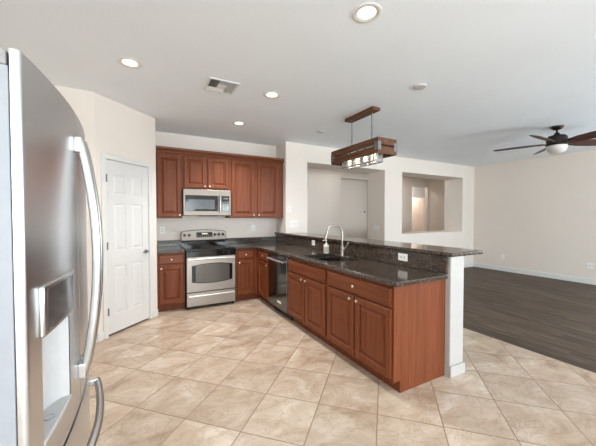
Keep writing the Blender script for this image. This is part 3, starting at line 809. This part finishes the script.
def ring_board(z0, z1):
    return cells(NB(), (LX - hx, LX - hx + 0.018, LX + hx - 0.018, LX + hx), (LY - hy, LY - hy + 0.018, LY + hy - 0.018, LY + hy), lambda i, j: not (i == 1 and j == 1), z0, z1, XYZ)
obj('wood_frame', ring_board(2.282, zt), 'rustic', la, bevel=0.003)
obj('wood_frame', ring_board(zb_, 2.262), 'rustic', la, bevel=0.003)
for sx in (-1, 1):
    for sy in (-1, 1):
        bm = NB(); X, Y = LX + sx * hx, LY + sy * hy
        xa, xb = sorted((X + sx * 0.003, X - sx * 0.05)); ya, yb = sorted((Y + sy * 0.003, Y - sy * 0.055))
        box(bm, *sorted((X, X + sx * 0.003)), ya, yb, 2.215, 2.315); box(bm, xa, xb, *sorted((Y, Y + sy * 0.003)), 2.215, 2.315)
        obj('corner_bracket', bm, 'bracket', la)
bm = NB(); box(bm, LX - 0.012, LX + 0.012, LY - hy + 0.018, LY + hy - 0.018, 2.325, 2.345)
obj('crossbar', bm, 'bracket', la)
gx, gy, gz0, gz1 = 0.072, 0.318, 2.105, 2.250
bm = NB()
for s in (-1, 1):
    box(bm, *sorted((LX + s * gx, LX + s * (gx - 0.004))), LY - gy, LY + gy, gz0 + 0.008, gz1)
    box(bm, LX - gx + 0.005, LX + gx - 0.005, *sorted((LY + s * gy, LY + s * (gy - 0.004))), gz0 + 0.008, gz1)
obj('glass_shade', bm, 'glass', la)
bm = cells(NB(), (LX - gx - 0.006, LX - gx + 0.008, LX + gx - 0.008, LX + gx + 0.006), (LY - gy - 0.006, LY - gy + 0.008, LY - 0.111, LY - 0.101, LY + 0.101, LY + 0.111, LY + gy - 0.008, LY + gy + 0.006),
      lambda i, j: i in (0, 2) or j in (0, 2, 4, 6), gz0 - 0.004, gz0 + 0.008, XYZ)
for sx in (-1, 1):
    for dy in (-gy, -0.106, 0.106, gy): box(bm, LX + sx * gx - 0.006, LX + sx * gx + 0.006, LY + dy - 0.006, LY + dy + 0.006, gz0, gz1 + 0.02)
obj('metal_cage', bm, 'bracket', la)
for dy in (-0.24, -0.08, 0.08, 0.24):
    bm = NB(); lathe(bm, [(0.016, 0), (0.016, -0.055), (0.012, -0.06)], (LX, LY + dy, 2.325), (0, 0, 1), 14)
    s_ = obj('bulb_socket', bm, 'bracket', la, smooth=40)
    bm = NB(); lathe(bm, [(0.010, 0.0), (0.016, -0.02), (0.022, -0.045), (0.022, -0.06), (0.015, -0.078), (0, -0.085)], (LX, LY + dy, 2.268), (0, 0, 1), 16)
    obj('bulb', bm, 'bulb', s_, smooth=60)
    bm = NB(); lathe(bm, [(0.050, 2.255), (0.050, 2.118), (0.046, 2.114), (0.046, 2.255)], (LX, LY + dy, 0), (0, 0, 1), 24)
    obj('glass_jar', bm, 'glass', s_, smooth=40)
    l = bpy.data.lights.new('bulb_light', 'POINT'); l.energy = 2.5; l.color = (1, 0.82, 0.62); l.shadow_soft_size = 0.03
    o = bpy.data.objects.new('bulb_light', l); C.objects.link(o); o.parent = la; o.location = (0, dy, 2.17 - H)

# ------------------------------------------------------------------ ceiling lights
def downlight(x, y, label, watt):
    t = thing('recessed_light', label, 'ceiling light', (x, y, H), 'recessed ceiling lights')
    bm = NB(); lathe(bm, [(0.098, 0), (0.098, -0.004), (0.090, -0.007), (0.078, -0.006), (0.064, -0.001), (0.064, 0)], (x, y, H - 0.0002), (0, 0, 1), 36)
    obj('trim_ring', bm, 'trim', t, smooth=40)
    bm = NB(); lathe(bm, [(0.0, -0.003), (0.045, -0.0028), (0.062, -0.001), (0.062, -0.0004), (0, -0.0004)], (x, y, H), (0, 0, 1), 36)
    obj('lens', bm, 'lamp', t, smooth=40)
    l = bpy.data.lights.new('downlight_beam', 'SPOT'); l.energy = watt; l.color = (1, 0.985, 0.96); l.spot_size = math.radians(130); l.spot_blend = 0.9; l.shadow_soft_size = 0.06
    o = bpy.data.objects.new('downlight_beam', l); C.objects.link(o); o.location = (0, 0, -0.02); o.parent = t
    return t
downlight(-0.057, 3.060, 'lit recessed ceiling light nearest the pantry wall', 46)
downlight(1.371, 1.550, 'lit recessed ceiling light closest to the viewer, largest of the four', 26)
downlight(1.341, 3.092, 'lit recessed ceiling light just right of the square air vent', 96)
downlight(1.319, 4.270, 'lit recessed ceiling light farthest back, above the range', 130)

# air vent
vt = thing('ceiling_vent', 'square white ceiling air vent with louvers between the recessed lights', 'air vent', (0.782, 3.142, H))
VX0, VX1, VY0, VY1 = 0.625, 0.940, 2.985, 3.298
obj('frame', cells(NB(), (VX0, VX0 + 0.022, VX1 - 0.022, VX1), (VY0, VY0 + 0.022, VY1 - 0.022, VY1), lambda i, j: not (i == 1 and j == 1), H - 0.010, H - 0.0003, XYZ), 'trim', vt, bevel=0.003)
obj('back_plate', box(NB(), VX0 + 0.02, VX1 - 0.02, VY0 + 0.02, VY1 - 0.02, H - 0.002, H - 0.0005), 'slot', vt)
cx, cy = (VX0 + VX1) / 2, (VY0 + VY1) / 2
obj('centre_plate', box(NB(), cx - 0.045, cx + 0.045, cy - 0.045, cy + 0.045, H - 0.012, H - 0.002), 'trim', vt, bevel=0.002)
def slat(x0, x1, y0, y1, axis, s):
    bm = NB(); t_ = 0.007
    if axis == 'y': P = [(x0, y0, H - 0.003), (x1, y0, H - 0.003), (x1, y0 + s * t_, H - 0.011), (x0, y0 + s * t_, H - 0.011)]
    else: P = [(x0, y0, H - 0.003), (x0, y1, H - 0.003), (x0 + s * t_, y1, H - 0.011), (x0 + s * t_, y0, H - 0.011)]
    a = [bm.verts.new(p) for p in P]; b = [bm.verts.new((p[0], p[1], p[2] + 0.0015)) for p in P]
    bm.faces.new(a); bm.faces.new(b)
    for k in range(4): bm.faces.new([a[k], a[(k + 1) % 4], b[(k + 1) % 4], b[k]])
    return bm
for k in range(5):
    o1 = 0.028 + k * 0.018
    obj('louver', slat(VX0 + o1, VX0 + o1, VY0 + 0.022, cy + 0.045, 'x', -1), 'trim', vt)
    obj('louver', slat(VX1 - o1, VX1 - o1, cy - 0.045, VY1 - 0.022, 'x', 1), 'trim', vt)
    obj('louver', slat(cx - 0.045, VX1 - 0.022, VY0 + o1, VY0 + o1, 'y', -1), 'trim', vt)
    obj('louver', slat(VX0 + 0.022, cx + 0.045, VY1 - o1, VY1 - o1, 'y', 1), 'trim', vt)

def disc(x, y, r, label):
    t = NB(); lathe(t, [(r, 0), (r, -0.008), (r * 0.9, -0.014), (0, -0.016)], (x, y, H - 0.0003), (0, 0, 1), 32)
    tag(obj('ceiling_disc', t, 'disc', smooth=40, at=(x, y, H)), label, 'ceiling disc', 'small round ceiling covers')
disc(2.634, 2.143, 0.066, 'flat round white cover on the ceiling nearer the fan, in front of the chandelier')
disc(2.614, 4.036, 0.055, 'flat round white cover on the ceiling beyond the chandelier, near the back wall')

# ------------------------------------------------------------------ ceiling fan
NX, NY = 5.66, 2.087
fan = thing('ceiling_fan', 'dark bronze five-blade ceiling fan with a white glass light bowl', 'ceiling fan', (NX, NY, H))
bm = NB(); lathe(bm, [(0.082, 0), (0.080, -0.018), (0.060, -0.040), (0.030, -0.055), (0.018, -0.058)], (NX, NY, H - 0.0005), (0, 0, 1), 28)
obj('canopy', bm, 'bronze', fan, smooth=45)
obj('downrod', tube(NB(), [(NX, NY, H - 0.05), (NX, NY, 2.675)], 0.014, 14), 'bronze', fan, smooth=50)
bm = NB(); lathe(bm, [(0.030, 2.700), (0.040, 2.675), (0.052, 2.668), (0.105, 2.655), (0.125, 2.635), (0.130, 2.600), (0.130, 2.530), (0.134, 2.525), (0.134, 2.508), (0.126, 2.502)], (NX, NY, 0), (0, 0, 1), 36)
obj('motor_housing', bm, 'bronze', fan, smooth=40)
bm = NB(); lathe(bm, [(0.130, 2.502), (0.129, 2.470), (0.115, 2.430), (0.085, 2.400), (0.045, 2.385), (0, 2.381)], (NX, NY, 0), (0, 0, 1), 36)
obj('glass_bowl', bm, 'frost', fan, smooth=60, label='white frosted glass light bowl')
def blade():
    bm = NB(); top, bot = [], []
    prof = [(0.14, 0.034), (0.20, 0.055), (0.32, 0.080), (0.50, 0.090), (0.66, 0.086), (0.76, 0.076), (0.80, 0.058), (0.815, 0.025)]
    pitch = math.radians(-19)
    P = [(r, w_) for r, w_ in prof] + [(r, -w_) for r, w_ in reversed(prof)]
    def f(x, y, z): return (x, y * math.cos(pitch) - z * math.sin(pitch), y * math.sin(pitch) + z * math.cos(pitch))
    a = [bm.verts.new(f(x, y, 0.004)) for x, y in P]; b = [bm.verts.new(f(x, y, -0.004)) for x, y in P]
    bm.faces.new(a); bm.faces.new(b)
    for k in range(len(P)): bm.faces.new([a[k], a[(k + 1) % len(P)], b[(k + 1) % len(P)], b[k]])
    return bm
bl = None
for k in range(5):
    if bl is None:
        bmx = blade(); bmesh.ops.recalc_face_normals(bmx, faces=bmx.faces); me = bpy.data.meshes.new('blade'); bmx.to_mesh(me); bmx.free(); me.materials.append(M['blade'])
        bl = o = bpy.data.objects.new('blade', me)
        bmx = NB(); box(bmx, 0.10, 0.24, -0.022, 0.022, -0.012, -0.004); bmesh.ops.recalc_face_normals(bmx, faces=bmx.faces); me2 = bpy.data.meshes.new('blade_iron'); bmx.to_mesh(me2); bmx.free(); me2.materials.append(M['bronze'])
        ir = bpy.data.objects.new('blade_iron', me2); i_ = ir
    else: o = bl.copy(); i_ = ir.copy()
    C.objects.link(o); C.objects.link(i_); i_.parent = o; o.parent = fan
    o.location = (0, 0, 2.545 - H); o.rotation_euler = (0, 0, math.radians(111 + 72 * k))

# ------------------------------------------------------------------ wall plates
def plate(name, label, cat, c, face, wd_, hd, kind, group):
    """face: direction the plate looks to"""
    x, y, z = c; t = thing(name, label, cat, c, group)
    if face == '-y': f = lambda u, v, w_: (x + u, y - w_, z + v)
    elif face == '-x': f = lambda u, v, w_: (x - w_, y - u, z + v)
    obj('plate', box(NB(), -wd_ / 2, wd_ / 2, -hd / 2, hd / 2, 0.0002, 0.006, f), 'plate', t, bevel=0.002)
    for kx, what in kind:
        if what == 'switch':
            obj('switch', box(NB(), kx - 0.014, kx + 0.014, -0.032, 0.032, 0.006, 0.010, f), 'trim', t, bevel=0.002)
        else:
            bm = NB()
            if hd > wd_:
                for dz_ in (-0.02, 0.02): box(bm, kx - 0.013, kx + 0.013, dz_ - 0.014, dz_ + 0.014, 0.006, 0.0075, f)
            else:
                for dz_ in (-0.02, 0.02): box(bm, kx + dz_ - 0.014, kx + dz_ + 0.014, -0.013, 0.013, 0.006, 0.0075, f)
            rc = obj('socket', bm, 'trim', t, bevel=0.001)
            bm = NB()
            for dz_ in (-0.02, 0.02):
                for e in (-0.006, 0.006):
                    if hd > wd_: box(bm, kx + e - 0.0015, kx + e + 0.0015, dz_ - 0.006, dz_ + 0.006, 0.0072, 0.0082, f)
                    else: box(bm, kx + dz_ - 0.006, kx + dz_ + 0.006, e - 0.0015, e + 0.0015, 0.0072, 0.0082, f)
            obj('slots', bm, 'slot', rc)
    return t
G1 = 'outlet and switch plates'
plate('power_outlet', 'white outlet lying sideways on the granite riser near the peninsula end', 'power outlet', (2.3615, 2.107, 1.005), '-x', 0.118, 0.074, [(0, 'outlet')], G1)
plate('power_outlet', 'white outlet on the granite riser left of the soap bottle', 'power outlet', (2.3615, 3.85, 1.012), '-x', 0.085, 0.080, [(0, 'outlet')], G1)
plate('light_switch', 'single white wall switch above the wide plate, right of the wall cabinets', 'light switch', (2.456, YD - 0.0003, 1.555), '-y', 0.075, 0.118, [(0, 'switch')], G1)
plate('light_switch', 'wide white switch plate on the wall just above the far end of the bar top', 'light switch', (2.555, YD - 0.0003, 1.275), '-y', 0.165, 0.118, [(-0.046, 'switch'), (0.0, 'switch'), (0.046, 'switch')], G1)
plate('power_outlet', 'white outlet on the back wall left of the range', 'power outlet', (0.335, YB - 0.0003, 1.19), '-y', 0.074, 0.118, [(0, 'outlet')], G1)
plate('power_outlet', 'white outlet on the back wall right of the range', 'power outlet', (1.905, YB - 0.0003, 1.195), '-y', 0.074, 0.118, [(0, 'outlet')], G1)
plate('power_outlet', 'white outlet low on the living room wall, farther one near the corner', 'power outlet', (XR - 0.0003, 4.11, 0.372), '-x', 0.074, 0.118, [(0, 'outlet')], G1)
plate('power_outlet', 'white outlet low on the living room wall, nearer one at the right', 'power outlet', (XR - 0.0003, 2.447, 0.385), '-x', 0.118, 0.118, [(-0.025, 'outlet'), (0.025, 'outlet')], G1)
plate('light_switch', 'wide white switch plate on the side of the passage opening behind the bar', 'light switch', (4.8735, 5.14, 1.133), '-x', 0.165, 0.118, [(-0.046, 'switch'), (0.0, 'switch'), (0.046, 'switch')], G1)
plate('light_switch', 'single white wall switch in the recess beyond the passage opening', 'light switch', (5.59, 7.1997, 1.13), '-y', 0.074, 0.118, [(0, 'switch')], G1)
th = thing('thermostat', 'small white thermostat with dark screen on the far hall wall', 'thermostat', (6.26, 7.1997, 1.555))
obj('body', box(NB(), 6.19, 6.33, 7.175, 7.1995, 1.505, 1.605), 'plate', th, bevel=0.006)
obj('screen', box(NB(), 6.262, 6.318, 7.1725, 7.176, 1.53, 1.582), 'slot', th)

# unseen fill lamps added to brighten the rooms beyond
def room_fill(loc, e):
    l = bpy.data.lights.new('hall_fill_light', 'AREA'); l.shape = 'DISK'; l.size = 0.3; l.energy = e; l.color = (1, 0.93, 0.86)
    o = bpy.data.objects.new('hall_fill_light', l); C.objects.link(o); o.location = loc
room_fill((9.2, 7.8, 2.78), 14)
room_fill((10.6, 8.8, 2.78), 20)
room_fill((4.6, 6.0, 2.78), 2)
room_fill((7.3, 6.3, 2.78), 9)
